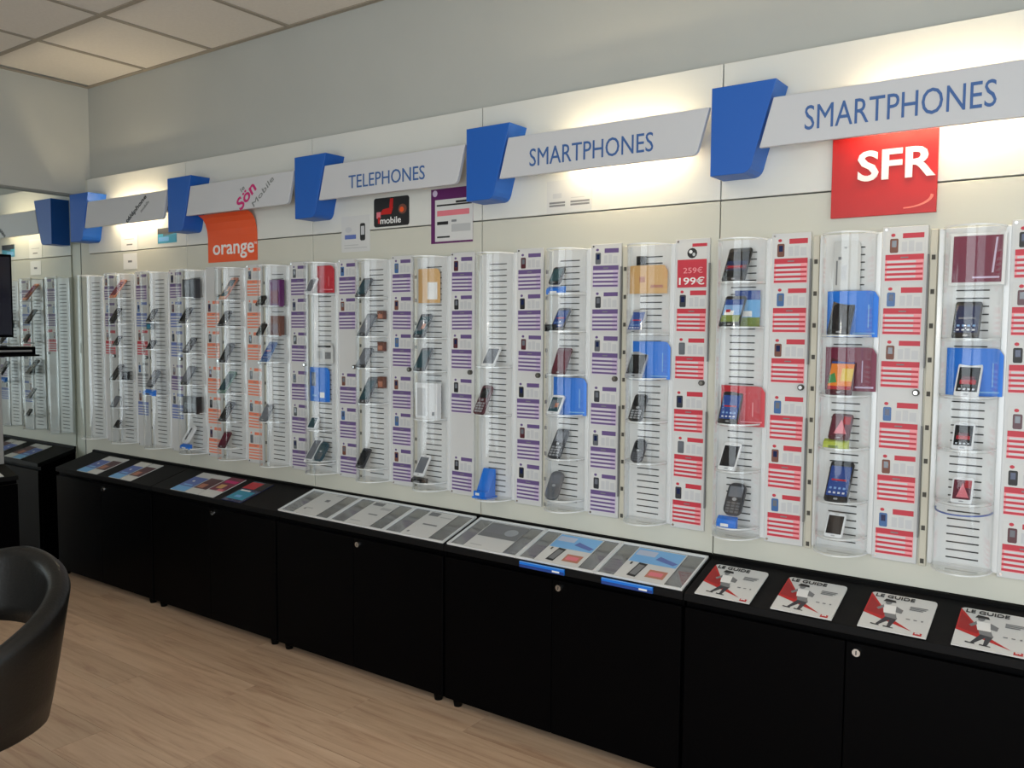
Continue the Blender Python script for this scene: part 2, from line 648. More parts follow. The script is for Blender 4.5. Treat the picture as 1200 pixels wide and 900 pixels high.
# ------------------------------------------------------------------ signs: blue blocks, boards, lamps
BD = 0.112
blk = MB()
pts = [(0.008, 1.967)] + [(0.115, 1.967), (0.128, 1.971), (0.138, 1.980), (0.144, 1.993), (0.148, 2.01)] + [(0.215, 2.243), (0.008, 2.243)]
blk.prism(pts, -BD, 0, 'sign_blue')
blkm = blk.mesh('sign_block', bevel=0.0012, seg=1)
BLK = {-4: 'blue slanted sign block in the corner beside the mirror', -3: 'blue slanted sign block left of the son mobile board',
       -2: 'blue slanted sign block left of the telephones board', -1: 'blue slanted sign block between telephones and smartphones boards',
       0: 'largest blue slanted sign block, at the right of the photo'}
for b, lb in BLK.items():
    tag(link('sign_block', blkm, None, (b, 0, 0)), lb, 'sign block', 'blue sign blocks')

bd = MB()
bp = [(0.166, 2.04)] + [(0.94, 2.04), (0.952, 2.043), (0.960, 2.050), (0.965, 2.062)] + [(1.0, 2.187), (0.207, 2.187)]
bd.prism(bp, -BD + 0.002, -BD + 0.018, 'sign_white')
bdm = bd.mesh('board', bevel=0.001, seg=1)
arm = MB()
arm.box((-0.012, -BD + 0.018, 2.10), (0.012, 0, 2.124), 'metal_grey')
armm = arm.mesh('bracket')
BRD = {-4: 'pale sign board with slanted dark lettering, backlit, beside the mirror', -3: 'white sign board with the magenta son mobile logo',
       -2: 'white sign board reading telephones', -1: 'backlit sign board reading smartphones, left of the red sign bay',
       0: 'largest sign board, reading smartphones above the red sign'}
YT = -BD + 0.0012
for b, lb in BRD.items():
    t = thing('sign_board', lb, 'sign', (b, 0, 0), group='overhead sign boards')
    link('board', bdm, t)
    for q in (0.3, 0.85):
        link('bracket', armm, t, (q, 0, 0))
    if b == 0:
        lettering('SMARTPHONES', 'text_blue', 0.503, 0.072, t, (0.555, YT, 2.1115))
    if b == -1:
        lettering('SMARTPHONES', 'text_blue', 0.5, 0.064, t, (0.5545, YT, 2.1025))
    if b == -2:
        lettering('TELEPHONES', 'text_blue', 0.436, 0.056, t, (0.575, YT, 2.1015))
    if b == -3:
        a = R(-38)
        lettering('S\u00f6n', 'magenta', 0.155, 0.062, t, (0.655, YT, 2.103), (0, a, 0), bold=0.02)
        lettering('le', 'text_grey', 0.03, 0.022, t, (0.628, YT, 2.138), (0, a, 0))
        lettering('Mobile', 'text_grey', 0.19, 0.026, t, (0.78, YT, 2.112), (0, a, 0))
    if b == -4:
        a = R(-33)
        lettering('t\u00e9l\u00e9phone', 'text_dark', 0.235, 0.034, t, (0.708, YT, 2.107), (0, a, 0), bold=0.022)
        lettering('mobile', 'text_grey', 0.09, 0.018, t, (0.79, YT, 2.118), (0, a, 0))
LAMP = {0: 0.68, -1: 0.66, -4: 0.55}
LL = {0: 'lamp glowing behind the largest smartphones board', -1: 'lamp glowing behind the smaller smartphones board', -4: 'lamp glowing behind the board beside the mirror'}
for b, q in LAMP.items():
    t = thing('sign_lamp', LL[b], 'lamp', (b + q, 0, 2.112), group='lamps behind sign boards')
    h = MB()
    h.box((-0.24, -0.014, -0.012), (0.24, 0, 0.012), 'white')
    for s in (-1, 1):
        h.box((s * 0.235 - 0.006, -0.06, -0.01), (s * 0.235 + 0.006, -0.012, 0.01), 'white')
    h.build('holder', t)
    tb = MB()
    tb.cyl((-0.229, -0.05, 0), 0.008, 0.458, 'lamp_glow', 'x', 12)
    tb.build('tube', t)

# ------------------------------------------------------------------ signs and posters on the panels
# red square sign
t = thing('red_sign', 'red square sign with white letters SFR', 'sign', (0.507, 0, 1.82))
mb = MB()
mb.box((-0.147, -0.012, 0), (0.147, 0, 0.293), 'sfr_red')
mb.build('board', t, bevel=0.001, seg=1)
lettering('SFR', 'white', 0.214, 0.09, t, (0.036, -0.0145, 0.148), bold=0.022, depth=0.002)
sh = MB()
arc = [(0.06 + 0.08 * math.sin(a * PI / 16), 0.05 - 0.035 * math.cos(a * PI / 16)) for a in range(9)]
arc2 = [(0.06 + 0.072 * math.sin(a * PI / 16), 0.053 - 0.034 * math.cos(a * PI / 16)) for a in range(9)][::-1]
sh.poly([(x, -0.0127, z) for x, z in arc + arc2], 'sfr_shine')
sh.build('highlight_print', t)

# orange banner, curling forward under the board
t = thing('orange_sign', 'orange square sign with white lettering below the white board', 'sign', (-2.605, 0, 1.806))
mb = MB()
prof = [(-0.004, 0.0), (-0.004, 0.13), (-0.008, 0.165), (-0.018, 0.2), (-0.035, 0.225), (-0.06, 0.2385)]
mb.prism_x(prof + [(y + 0.0035, z + 0.001) for y, z in prof[::-1]], -0.2, 0.2, 'orange')
mb.build('sheet', t)
lettering('orange', 'white', 0.335, 0.075, t, (0.01, -0.0048, 0.052), bold=0.012)
lettering('TM', 'white', 0.022, 0.012, t, (0.187, -0.0048, 0.085))


def poster(name, label, cat, x0, x1, z0, z1, base, prints, y=0.0, corner=0.0, th=0.0015):
    mb = flat(x1 - x0, z1 - z0, th, base, prints, corner)
    return tag(mb.build(name, None, ((x0 + x1) / 2, y, z0)), label, cat)


t = thing('mobile_sign', 'black rounded sign with red figure and white word mobile', 'sign', (-1.496, 0, 1.915))
mb = flat(0.208, 0.125, 0.002, 'ink_black', [('sfr_red', [(0.16, 0.42), (0.5, 0.42), (0.56, 0.66), (0.26, 0.6)]), ('sfr_red', [(0.44, 0.55), (0.54, 0.55), (0.56, 0.95), (0.47, 0.95)]),
                                           ('pink', (0.08, 0.3, 0.2, 0.52)), ('sfr_red', (0.12, 0.12, 0.18, 0.34)), ('brown', ell(0.82, 0.56, 0.12, 0.17)), ('orange', ell(0.8, 0.54, 0.06, 0.09))], 0.012)
mb.build('plate', t)
lettering('mobile', 'white', 0.122, 0.028, t, (-0.002, -0.0042, 0.026), bold=0.01)
poster('purple_poster', 'purple bordered tariff poster beneath the telephones board end', 'poster', -1.268, -1.046, 1.826, 2.05, 'poster_purple',
       [('paper', (0.1, 0.02, 1.0, 0.8)), ('ink_black', (0.14, 0.68, 0.98, 0.71)), ('ink_black', (0.6, 0.72, 0.95, 0.76)), ('pink', (0.15, 0.5, 0.92, 0.6)),
        ('ink_black', (0.15, 0.34, 0.42, 0.4)), ('ink_grey', (0.5, 0.38, 0.62, 0.42)), ('paper_grey', (0.5, 0.2, 0.95, 0.34)), ('ink_black', (0.15, 0.1, 0.46, 0.13)),
        ('poster_purple', (0.1, 0.02, 1, 0.035)), ('purple_pale', ell(0.1, 0.92, 0.06, 0.06))], -0.0)
poster('phone_leaflet', 'white leaflet picturing a black phone, below the telephones board', 'leaflet', -1.806, -1.626, 1.815, 1.975, 'paper',
       [('ink_black', rrect(0.66, 0.3, 0.84, 0.78, 0.05)), ('grey_pale', (0.69, 0.46, 0.81, 0.7)), ('blue_card', (0.12, 0.36, 0.52, 0.48)), ('grey_pale', ell(0.25, 0.62, 0.12, 0.08)),
        ('paper_grey', (0.1, 0.1, 0.9, 0.12)), ('paper_grey', (0.1, 0.18, 0.6, 0.2))])
poster('paper_notice', 'sheet with two grey bars taped under the backlit smartphones board', 'notice', -0.69, -0.495, 1.911, 2.03, 'paper',
       [('ink_grey', (0.06, 0.28, 0.42, 0.34)), ('ink_grey', (0.06, 0.19, 0.42, 0.25)), ('ink_grey', (0.54, 0.28, 0.96, 0.34)), ('ink_grey', (0.54, 0.19, 0.96, 0.25)),
        ('grey_pale', (0.14, 0.45, 0.34, 0.6)), ('paper_grey', (0.55, 0.42, 0.85, 0.44))])
poster('teal_picture', 'small black and teal picture on the wall beside the orange sign', 'picture', -3.268, -3.09, 1.93, 2.012, 'teal',
       [('ink_black', (0, 0.62, 1, 1)), ('teal_dark', [(0.3, 0.45), (1, 0.62), (0.3, 0.62)]), ('sky', (0.05, 0.12, 0.6, 0.4))])
poster('small_notice', 'blank white notice under the backlit board beside the mirror', 'notice', -3.64, -3.47, 1.906, 2.03, 'white',
       [('ink_grey', (0.35, 0.24, 0.7, 0.3)), ('paper_grey', (0.2, 0.5, 0.8, 0.53))])
poster('lower_notice', 'small white notice with grey dash hanging above the thirteenth tube', 'notice', -3.62, -3.48, 1.80, 1.89, 'white',
       [('ink_grey', (0.35, 0.42, 0.65, 0.55))])

# ------------------------------------------------------------------ display tubes
TW, TD, TZ0, TZ1 = 0.079, 0.105, 0.803, 1.765
N = 18


def half(wd, dp, n=N, y0=-0.012):
    return [(wd * math.cos(PI * k / n), y0 - dp * math.sin(PI * k / n)) for k in range(n + 1)]


def shell(z0, z1, wd, dp, th, key):
    mb = MB()
    o, i = half(wd, dp), half(wd - th, dp - th)
    ring = o + i[::-1]
    n = len(ring)
    mb.v = [(x, y, z0) for x, y in ring] + [(x, y, z1) for x, y in ring]
    k = mb.mat(key)
    for t in range(n):
        u = (t + 1) % n
        mb.f.append((t, u, n + u, n + t))
        mb.m.append(k)
    m = len(o)
    mb.v += mb.v[:2 * n]          # the end rings get vertices of their own so the sides shade straight
    for t in range(m - 1):
        a, b_, c, d = t, t + 1, n - 2 - t, n - 1 - t
        mb.f.append((2 * n + a, 2 * n + d, 2 * n + c, 2 * n + b_))
        mb.f.append((3 * n + a, 3 * n + b_, 3 * n + c, 3 * n + d))
        mb.m += [k, k]
    return mb


def disc(th, wd, dp, key):
    mb = MB()
    h = half(wd, dp)
    n = len(h)
    mb.v = [(x, y, 0) for x, y in h] + [(x, y, th) for x, y in h]
    k = mb.mat(key)
    mb.f = [tuple(range(n)), tuple(range(2 * n - 1, n - 1, -1))] + [(t, n + t, n + (t + 1) % n, (t + 1) % n) for t in range(n)]
    mb.m = [k] * len(mb.f)
    return mb


cover_m = shell(TZ0, TZ1, TW, TD, 0.003, 'clear').mesh('cover', smooth=False)
for pl in cover_m.polygons:
    pl.use_smooth = abs(pl.normal.z) < 0.5
rim_m = shell(TZ1, TZ1 + 0.0045, TW + 0.0005, TD + 0.0005, 0.004, 'clear_edge').mesh('top_rim')
brim_m = shell(TZ0 - 0.004, TZ0, TW + 0.0005, TD + 0.0005, 0.004, 'clear_edge').mesh('bottom_rim')
bluerim_m = shell(0, 0.004, TW - 0.004, TD - 0.004, 0.004, 'blue_card').mesh('shelf_rim')
shelf_m = disc(0.003, TW - 0.004, TD - 0.004, 'clear_shelf').mesh('shelf')
lip = shell(0, 0.005, TW - 0.004, TD - 0.004, 0.002, 'clear_edge')
lip_m = lip.mesh('shelf_lip')
fg = MB()
fg.box((-0.0075, -0.016, TZ0 - 0.004), (0.0075, -0.011, TZ1 + 0.004), 'clear_edge')
flange_m = fg.mesh('flange', bevel=0.001, seg=1)
bpl = MB()
bpl.box((-0.09, -0.011, TZ0 - 0.006), (0.09, 0, TZ1 + 0.006), 'plate_white')
plate_m = bpl.mesh('back_plate', bevel=0.001, seg=1)
sl = MB()
sl.box((-0.042, -0.0122, -0.0019), (0.042, -0.0105, 0.0019), 'slot_dark')
slot_m = sl.mesh('slot')
SLOTS = [0.825 + 0.0226 * k for k in range(41)]


def tube(i, xc, shelves, blue=None):
    t = thing('display_tube', 'clear half-round phone display tube, %s from the right' % ORD[i], 'display tube', (xc, 0, 0), group='clear display tubes')
    pl = link('back_plate', plate_m, t)
    for z in SLOTS:
        link('slot', slot_m, pl, (0.0, 0, z))
    link('cover', cover_m, t)
    link('top_rim', rim_m, t)
    link('bottom_rim', brim_m, t)
    for s in (-1, 1):
        link('flange', flange_m, t, (s * 0.0825, 0, 0))
    link('shelf', shelf_m, t, (0, 0, TZ0 + 0.001))
    for z in shelves:
        s = link('shelf', shelf_m, t, (0, 0, z - 0.0032))
        link('shelf_lip', lip_m, s, (0, 0, 0.003))
    if blue:
        link('shelf_rim', bluerim_m, t, (0, 0, blue))
    return t


# ------------------------------------------------------------------ phones
def pline(pts, f, dx=0, dz=0):
    return [(x * f + dx, z * f + dz) for x, z in pts]


def screen_prints(style, W, L, z0, z1):
    """print polygons of a lit or printed screen, in metres, inside x +-W/2, z0..z1"""
    x0, x1 = -W / 2, W / 2
    h = z1 - z0
    S = lambda a, b, c, d: [(x0 + a * W, z0 + b * h), (x0 + c * W, z0 + b * h), (x0 + c * W, z0 + d * h), (x0 + a * W, z0 + d * h)]
    P = []
    base = {'off': 'scr_off', 'blue': 'scr_blue', 'navy': 'scr_navy', 'teal': 'scr_teal', 'grey': 'scr_grey', 'red': 'scr_off', 'land': 'scr_sky', 'sunset': 'scr_navy',
            'orange': 'scr_orange', 'pink': 'scr_wine', 'wine': 'scr_wine', 'icons': 'scr_off', 'pic': 'scr_teal'}[style]
    if style in ('blue', 'icons', 'navy'):
        for c in range(4):
            P.append(('icon', S(0.1 + 0.22 * c, 0.07, 0.22 + 0.22 * c, 0.13)))
        for c in range(4):
            P.append(('scr_sky' if style != 'icons' else 'scr_red', S(0.1 + 0.22 * c, 0.22, 0.22 + 0.22 * c, 0.29)))
        P.append(('scr_red' if style == 'blue' else 'scr_grey', S(0.14, 0.5, 0.86, 0.56)))
    if style == 'red':
        P += [('scr_red', S(0.12, 0.3, 0.88, 0.48)), ('scr_wine', S(0.2, 0.48, 0.8, 0.62))] + [('icon', S(0.1 + 0.22 * c, 0.06, 0.22 + 0.22 * c, 0.13)) for c in range(4)]
    if style == 'land':
        P += [('grass', S(0, 0, 1, 0.3)), ('white', S(0.1, 0.3, 0.6, 0.5)), ('scr_red', S(0.15, 0.42, 0.4, 0.55)), ('scr_blue', S(0, 0.75, 1, 1))]
    if style == 'sunset':
        P += [('scr_off', S(0, 0, 1, 0.25)), ('scr_wine', S(0, 0.3, 1, 0.45)), ('scr_red', S(0.1, 0.36, 0.8, 0.42)), ('scr_off', S(0, 0.62, 1, 1))]
    if style == 'orange':
        P += [('scr_green', [(x0, z0 + 0.2 * h), (x0 + 0.35 * W, z0 + 0.25 * h), (x0 + 0.2 * W, z0 + 0.6 * h), (x0, z0 + 0.5 * h)]), ('scr_yellow', S(0.5, 0.3, 1, 0.75)), ('scr_blue', S(0, 0.92, 1, 1)), ('scr_red', S(0, 0, 1, 0.12))]
    if style == 'pink':
        P += [('pink', [(x0 + 0.2 * W, z0 + 0.1 * h), (x0 + 0.9 * W, z0 + 0.1 * h), (x0 + 0.5 * W, z0 + 0.85 * h)]), ('scr_red', S(0.6, 0.6, 1, 1))]
    if style == 'pic':
        P += [('scr_grey', S(0.1, 0.2, 0.6, 0.8)), ('copper', S(0.5, 0.3, 0.85, 0.6))]
    return base, P


PHONE_CACHE = {}


def phone_parts(kind, L, W, body, scr):
    key = (kind, L, W, body, scr)
    if key in PHONE_CACHE:
        return PHONE_CACHE[key]
    out = []
    T = 0.0095 if kind == 'slab' else 0.014
    cr = {'slab': 0.008, 'bar': 0.011, 'round': 0.021, 'ring': 0.024}[kind]
    b = MB()
    b.prism(rrect(-W / 2, 0, W / 2, L, cr, 4), -T, 0, body)
    out.append(('body', b.mesh('body', bevel=0.0018, seg=2)))
    y = -T - 0.0004

    def plate(name, pts, k, prints=(), yy=y, th=0.0006):
        m = MB()
        m.prism(pts, yy, yy + th, k)
        for j, (kk, pp) in enumerate(prints):
            m.poly([(x, yy - 0.0002 - 0.00005 * j, z) for x, z in pp], kk)
        out.append((name, m.mesh(name)))
    if kind == 'slab':
        z0, z1 = 0.14 * L, 0.88 * L
        base, P = screen_prints(scr, W - 0.009, L, z0, z1)
        plate('screen', [(-W / 2 + 0.0045, z0), (W / 2 - 0.0045, z0), (W / 2 - 0.0045, z1), (-W / 2 + 0.0045, z1)], base, P)
        plate('button', rrect(-0.006, 0.045 * L, 0.006, 0.09 * L, 0.002, 3), 'ph_silver' if body != 'ph_silver' else 'ph_dark')
        plate('speaker', rrect(-0.006, 0.93 * L, 0.006, 0.945 * L, 0.0007, 2), 'ph_grey')
    elif kind in ('bar', 'round'):
        z0, z1 = 0.55 * L, 0.88 * L
        base, P = screen_prints(scr, W - 0.012, L, z0, z1)
        plate('screen', [(-W / 2 + 0.007, z0), (W / 2 - 0.007, z0), (W / 2 - 0.007, z1), (-W / 2 + 0.007, z1)], base, P)
        kp = MB()
        for r_ in range(4):
            for c in range(3):
                cx, cz = (c - 1) * W * 0.27, L * (0.09 + 0.09 * r_)
                kp.box((cx - W * 0.1, y - 0.0005, cz - L * 0.028), (cx + W * 0.1, y + 0.0008, cz + L * 0.028), 'ph_silver' if kind == 'bar' else 'ph_grey')
        out.append(('keypad', kp.mesh('keypad')))
        plate('navigation_key', ell(0, 0.48 * L, W * 0.13, W * 0.1), 'ph_silver')
    else:
        plate('screen', rrect(-W * 0.14, 0.16 * L, W * 0.14, 0.84 * L, W * 0.13, 4), 'ph_grey')
        plate('button', ell(0, 0.08 * L, 0.004, 0.003), 'ph_silver')
    PHONE_CACHE[key] = out
    return out


def phone(name, label, x, zb, kind, L, W, body, scr, y=-0.092, lean=34, turn=0, group=None):
    t = thing(name, label, 'phone', (x, y, zb), (R(-lean), 0, R(turn)), group)
    for n, me in phone_parts(kind, L, W, body, scr):
        link(n, me, t)
    return t


def curved_card(w, h, key, prints=(), r=0.02, bulge=0.016):
    """card curved around the inside of a tube, rounded upper right corner"""
    mb = MB()
    n = 14
    f, bk = [], []
    Y = lambda x: -0.022 - bulge * (1 - (2 * x / w) ** 2) - 0.004
    cols = []
    for k in range(n + 1):
        x = -w / 2 + w * k / n
        top = h
        dx = x - (w / 2 - r)
        if dx > 0:
            top = h - r + math.sqrt(max(r * r - dx * dx, 0))
        cols.append((x, top))
    kk = mb.mat(key)
    for x, tp in cols:
        mb.v += [(x, Y(x), 0), (x, Y(x), tp), (x, Y(x) + 0.001, 0), (x, Y(x) + 0.001, tp)]
    for k in range(n):
        a, b = 4 * k, 4 * k + 4
        mb.f += [(a, b, b + 1, a + 1), (a + 2, a + 3, b + 3, b + 2), (a, a + 2, b + 2, b), (a + 1, b + 1, b + 3, a + 3)]
    mb.f += [(0, 1, 3, 2), (4 * n, 4 * n + 2, 4 * n + 3, 4 * n + 1)]
    mb.m = [kk] * len(mb.f)
    for pk, (x0, z0, x1, z1) in prints:
        m = 6
        for q in range(m):
            xa, xb = (x0 + (x1 - x0) * q / m - 0.5) * w, (x0 + (x1 - x0) * (q + 1) / m - 0.5) * w
            mb.poly([(xa, Y(xa) - 0.0006, z0 * h), (xb, Y(xb) - 0.0006, z0 * h), (xb, Y(xb) - 0.0006, z1 * h), (xa, Y(xa) - 0.0006, z1 * h)], pk)
    return mb


LINES = [('pale_blue', (0.55, 0.07, 0.95, 0.1)), ('pale_blue', (0.82, 0.2, 0.84, 0.7))]
LINES_R = [('red_pale', (0.5, 0.1, 0.95, 0.13)), ('red_pale', (0.75, 0.25, 0.77, 0.6))]
LINES_B = [('purple_pale', (0.62, 0.07, 0.96, 0.11)), ('purple_pale', (0.74, 0.2, 0.76, 0.7))]

S, B_, RD, RG = 'slab', 'bar', 'round', 'ring'
# per tube: phones (dx, z, kind, L, W, body, screen, description)
PH = {
    0: [(-.004, 1.455, S, .122, .068, 'ph_black', 'navy', 'large black phone showing blue start screen'),
        (.004, 1.294, S, .108, .062, 'ph_white', 'red', 'white phone with red picture'),
        (.0, 1.146, S, .088, .054, 'ph_white', 'red', 'small white phone with red dark screen'),
        (.003, .996, S, .082, .054, 'ph_white', 'pink', 'small white phone with wine coloured screen')],
    1: [(-.008, 1.461, S, .126, .066, 'ph_black', 'off', 'blank black phone before blue card'),
        (-.002, 1.281, S, .13, .076, 'ph_wine', 'orange', 'phone with orange and green screen'),
        (.003, 1.148, S, .086, .062, 'ph_wine', 'pink', 'phone with pink and red screen picture'),
        (.0, .959, S, .132, .07, 'ph_black', 'blue', 'largest black phone with bright blue screen'),
        (-.004, .849, S, .08, .054, 'ph_white', 'off', 'small white phone with black screen')],
    2: [(-.004, 1.628, S, .128, .078, 'ph_black', 'sunset', 'black phone showing dark sunset picture'),
        (-.014, 1.484, S, .116, .07, 'ph_black', 'land', 'phone showing green field under blue sky'),
        (-.012, 1.171, S, .116, .066, 'ph_black', 'blue', 'blue screened phone before red card'),
        (-.012, 1.018, S, .102, .06, 'ph_white', 'off', 'white edged phone with black screen'),
        (.01, .874, RD, .112, .06, 'ph_dark', 'grey', 'dark grey rounded phone above blue block')],
    3: [(-.024, 1.459, S, .098, .056, 'ph_silver', 'blue', 'silver phone with plain blue screen'),
        (-.022, 1.306, S, .108, .066, 'ph_silver', 'off', 'silver edged phone before blue card'),
        (-.012, 1.156, B_, .104, .05, 'ph_black', 'off', 'black candybar phone'),
        (-.006, 1.012, RD, .09, .046, 'ph_dark', 'off', 'dark rounded key phone')],
    4: [(-.016, 1.636, S, .075, .05, 'ph_black', 'teal', 'small teal screened phone on blue block'),
        (-.004, 1.466, S, .102, .056, 'ph_dark', 'blue', 'dark phone with blue screen'),
        (.004, 1.306, S, .112, .06, 'ph_wine', 'wine', 'wine red phone'),
        (-.018, 1.157, S, .082, .054, 'ph_white', 'pic', 'white phone before blue card'),
        (-.01, .994, B_, .122, .052, 'ph_dark', 'grey', 'grey candybar phone with keys'),
        (-.022, .839, RD, .114, .056, 'ph_grey', 'grey', 'grey rounded slider phone')],
    5: [(.012, 1.324, S, .094, .06, 'ph_white', 'grey', 'white phone with grey screen'),
        (-.03, 1.135, B_, .128, .05, 'ph_wine', 'off', 'black and red candybar phone')],
    6: [(-.014, 1.431, S, .116, .06, 'ph_dark', 'pic', 'dark phone with copper picture'),
        (-.012, 1.294, S, .112, .06, 'ph_dark', 'teal', 'dark teal phone'),
        (-.014, .856, S, .098, .056, 'ph_white', 'grey', 'white phone on black block')],
    7: [(-.02, 1.603, S, .104, .056, 'ph_black', 'teal', 'black phone at the top'),
        (-.008, 1.434, S, .122, .056, 'ph_dark', 'grey', 'dark grey phone'),
        (-.02, 1.297, S, .104, .056, 'ph_dark', 'grey', 'dark grey phone'),
        (-.004, 1.142, S, .128, .056, 'ph_dark', 'teal', 'long dark grey phone'),
        (-.026, .855, S, .096, .052, 'ph_dark', 'off', 'dark phone near the bottom')],
    8: [(-.02, 1.623, S, .088, .05, 'ph_white', 'grey', 'white phone before red card'),
        (-.01, 1.001, S, .068, .05, 'ph_white', 'teal', 'small white phone with teal screen'),
        (-.034, .845, S, .134, .052, 'ph_white', 'grey', 'long white phone'),
        (.036, .858, RD, .1, .05, 'teal_dark', 'teal', 'dark teal rounded phone')],
    9: [(-.04, 1.573, S, .06, .05, 'ph_black', 'off', 'short black phone beside purple box'),
        (-.04, 1.430, S, .068, .046, 'ph_black', 'off', 'black phone beside brown box'),
        (-.004, 1.304, S, .112, .058, 'ph_blue', 'blue', 'blue phone'),
        (-.02, 1.016, S, .094, .054, 'ph_grey', 'grey', 'grey phone near the bottom')],
    10: [(.01, 1.605, S, .14, .054, 'copper', 'pic', 'copper coloured tall phone'),
         (-.004, 1.473, S, .094, .056, 'ph_black', 'off', 'black phone'),
         (.004, 1.290, S, .112, .058, 'ph_dark', 'off', 'dark grey phone'),
         (-.012, 1.135, S, .132, .06, 'ph_green', 'teal', 'green backed tall phone'),
         (-.01, .993, S, .116, .056, 'ph_dark', 'off', 'dark grey phone'),
         (-.016, .858, S, .09, .054, 'ph_wine', 'wine', 'dark red phone')],
    11: [(-.006, 1.485, S, .102, .056, 'ph_dark', 'off', 'dark phone below black box'),
         (.024, 1.331, B_, .098, .048, 'ph_black', 'off', 'black candybar phone'),
         (.0, 1.164, S, .114, .062, 'ph_black', 'grey', 'black phone above black box'),
         (.004, .853, RG, .108, .056, 'ph_white', 'off', 'white ring shaped phone on blue block')],
    12: [(.022, 1.493, S, .084, .054, 'ph_black', 'off', 'black phone at the top'),
         (.02, 1.345, S, .06, .054, 'ph_dark', 'off', 'short dark phone'),
         (.02, 1.137, B_, .104, .054, 'ph_dark', 'grey', 'dark candybar phone on blue block')],
    13: [(-.012, 1.628, S, .134, .058, 'copper', 'wine', 'copper coloured phone'),
         (-.03, 1.482, S, .108, .056, 'ph_black', 'off', 'black phone'),
         (.01, 1.357, S, .066, .05, 'ph_dark', 'off', 'short dark phone'),
         (-.03, 1.160, S, .108, .056, 'ph_black', 'off', 'black phone beside small box'),
         (-.03, 1.004, S, .074, .05, 'ph_grey', 'grey', 'short grey phone'),
         (.0, .886, S, .052, .046, 'ph_black', 'off', 'smallest black phone')],
    14: [],
}
# cards inside tubes: (dx, z, w, h, colour, prints, bulge, description)
CARDS = {
    0: [(.014, 1.297, .142, .134, 'bright_blue', LINES, .016, 'blue curved card behind white phone')],
    1: [(.014, 1.458, .148, .139, 'bright_blue', LINES, .016, 'blue curved card behind black phone'),
        (.014, 1.295, .148, .132, 'burgundy', LINES_B, .016, 'burgundy curved card behind orange screened phone'),
        (-.006, 1.601, .078, .147, 'paper', [('ink_grey', (.1, .1, .16, .6)), ('ink_grey', (.18, .62, .3, .68)), ('grey_pale', (.3, .2, .5, .5)), ('ink_grey', (.4, .85, .5, .88))], .004, 'white card with grey sketch')],
    2: [(.02, 1.484, .085, .121, 'sky', [('grass', (0, 0, 1, .28)), ('white', (.1, .3, .7, .45)), ('scr_blue', (0, .75, 1, 1))], .004, 'landscape picture card'),
        (.012, 1.163, .148, .132, 'card_red', LINES_R, .016, 'red curved card')],
    3: [(-.004, 1.601, .145, .098, 'tan', [('copper', (.3, .4, .45, .6)), ('copper', (.6, .2, .9, .3))], .012, 'tan curved card'),
        (.012, 1.304, .145, .131, 'bright_blue', LINES, .016, 'blue curved card')],
    4: [(.014, 1.156, .145, .14, 'bright_blue', LINES, .016, 'blue curved card')],
    6: [(-.014, 1.58, .12, .142, 'tan', [('white', (.5, .1, .9, .6))], .01, 'tan card')],
    8: [(.022, 1.633, .115, .124, 'card_red', LINES_R, .01, 'red card'),
        (.012, 1.311, .115, .091, 'paper', [('ink_black', (.15, .78, .9, .88)), ('paper_grey', (.1, .2, .45, .6)), ('ink_grey', (.6, .2, .9, .55))], .008, 'white notice card'),
        (-.022, 1.129, .135, .16, 'bright_blue', [('scr_navy', (.12, .45, .4, .85)), ('white', (.6, .12, .8, .28)), ('pale_blue', (.2, .15, .45, .2))], .012, 'blue card with phone picture')],
}
# boxes and feet inside tubes: (name, dx, y, z, w, d, h, colour, face colour, description, category)
BOXES = {
    1: [('price_block', -.005, -.088, 1.121, .072, .02, .03, 'lime', 'grass', 'lime green card block under pink screened phone')],
    2: [('price_block', -.008, -.088, .832, .066, .02, .038, 'bright_blue', 'white', 'blue block under dark rounded phone')],
    3: [('small_box', -.03, -.03, 1.6995, .034, .012, .032, 'ph_black', 'scr_off', 'tiny black box above tan card')],
    4: [('price_block', -.012, -.088, 1.602, .074, .02, .03, 'bright_blue', 'white', 'blue block under teal screened phone'),
        ('small_box', -.028, -.097, 1.4665, .046, .012, .026, 'ph_black', 'scr_off', 'small black box before blue screened phone')],
    6: [('phone_box', .006, -.055, 1.095, .118, .03, .153, 'ph_white', 'grey_pale', 'white phone carton with window'),
        ('price_block', -.014, -.088, .83, .08, .02, .022, 'ph_black', 'ink_grey', 'black block under white phone')],
    7: [('small_box', .05, -.03, 1.512, .036, .02, .037, 'brown', 'copper', 'upper small brown box'),
        ('small_box', .05, -.03, 1.373, .036, .02, .04, 'brown', 'copper', 'middle small brown box'),
        ('small_box', .05, -.03, 1.211, .036, .02, .05, 'brown', 'copper', 'lower small brown box')],
    9: [('phone_box', .035, -.045, 1.572, .075, .03, .128, 'poster_purple', 'burgundy', 'purple phone carton'),
        ('phone_box', .035, -.045, 1.431, .07, .03, .097, 'brown', 'ph_wine', 'brown phone carton')],
    10: [('small_box', -.038, -.07, 1.606, .04, .015, .03, 'ph_black', 'scr_off', 'small black box beside copper phone')],
    11: [('phone_box', .02, -.05, 1.622, .11, .034, .1, 'ph_dark', 'ph_black', 'dark grey phone carton'),
         ('phone_box', .01, -.05, 1.013, .12, .034, .09, 'ph_black', 'scr_off', 'black phone carton'),
         ('price_block', .004, -.088, .826, .08, .022, .026, 'bright_blue', 'white', 'blue block under ring phone')],
    12: [('small_box', -.045, -.045, 1.455, .046, .02, .047, 'teal_dark', 'teal', 'dark teal small box'),
         ('price_block', .006, -.088, 1.092, .1, .02, .034, 'bright_blue', 'scr_navy', 'blue block under candybar phone')],
    13: [('small_box', .03, -.045, 1.163, .06, .02, .049, 'ph_black', 'scr_off', 'small black box beside phone')],
}
TX = []
for i in range(15):
    b, k = divmod(i, 3)
    TX.append(-b + (0.757, 0.423, 0.09)[k])

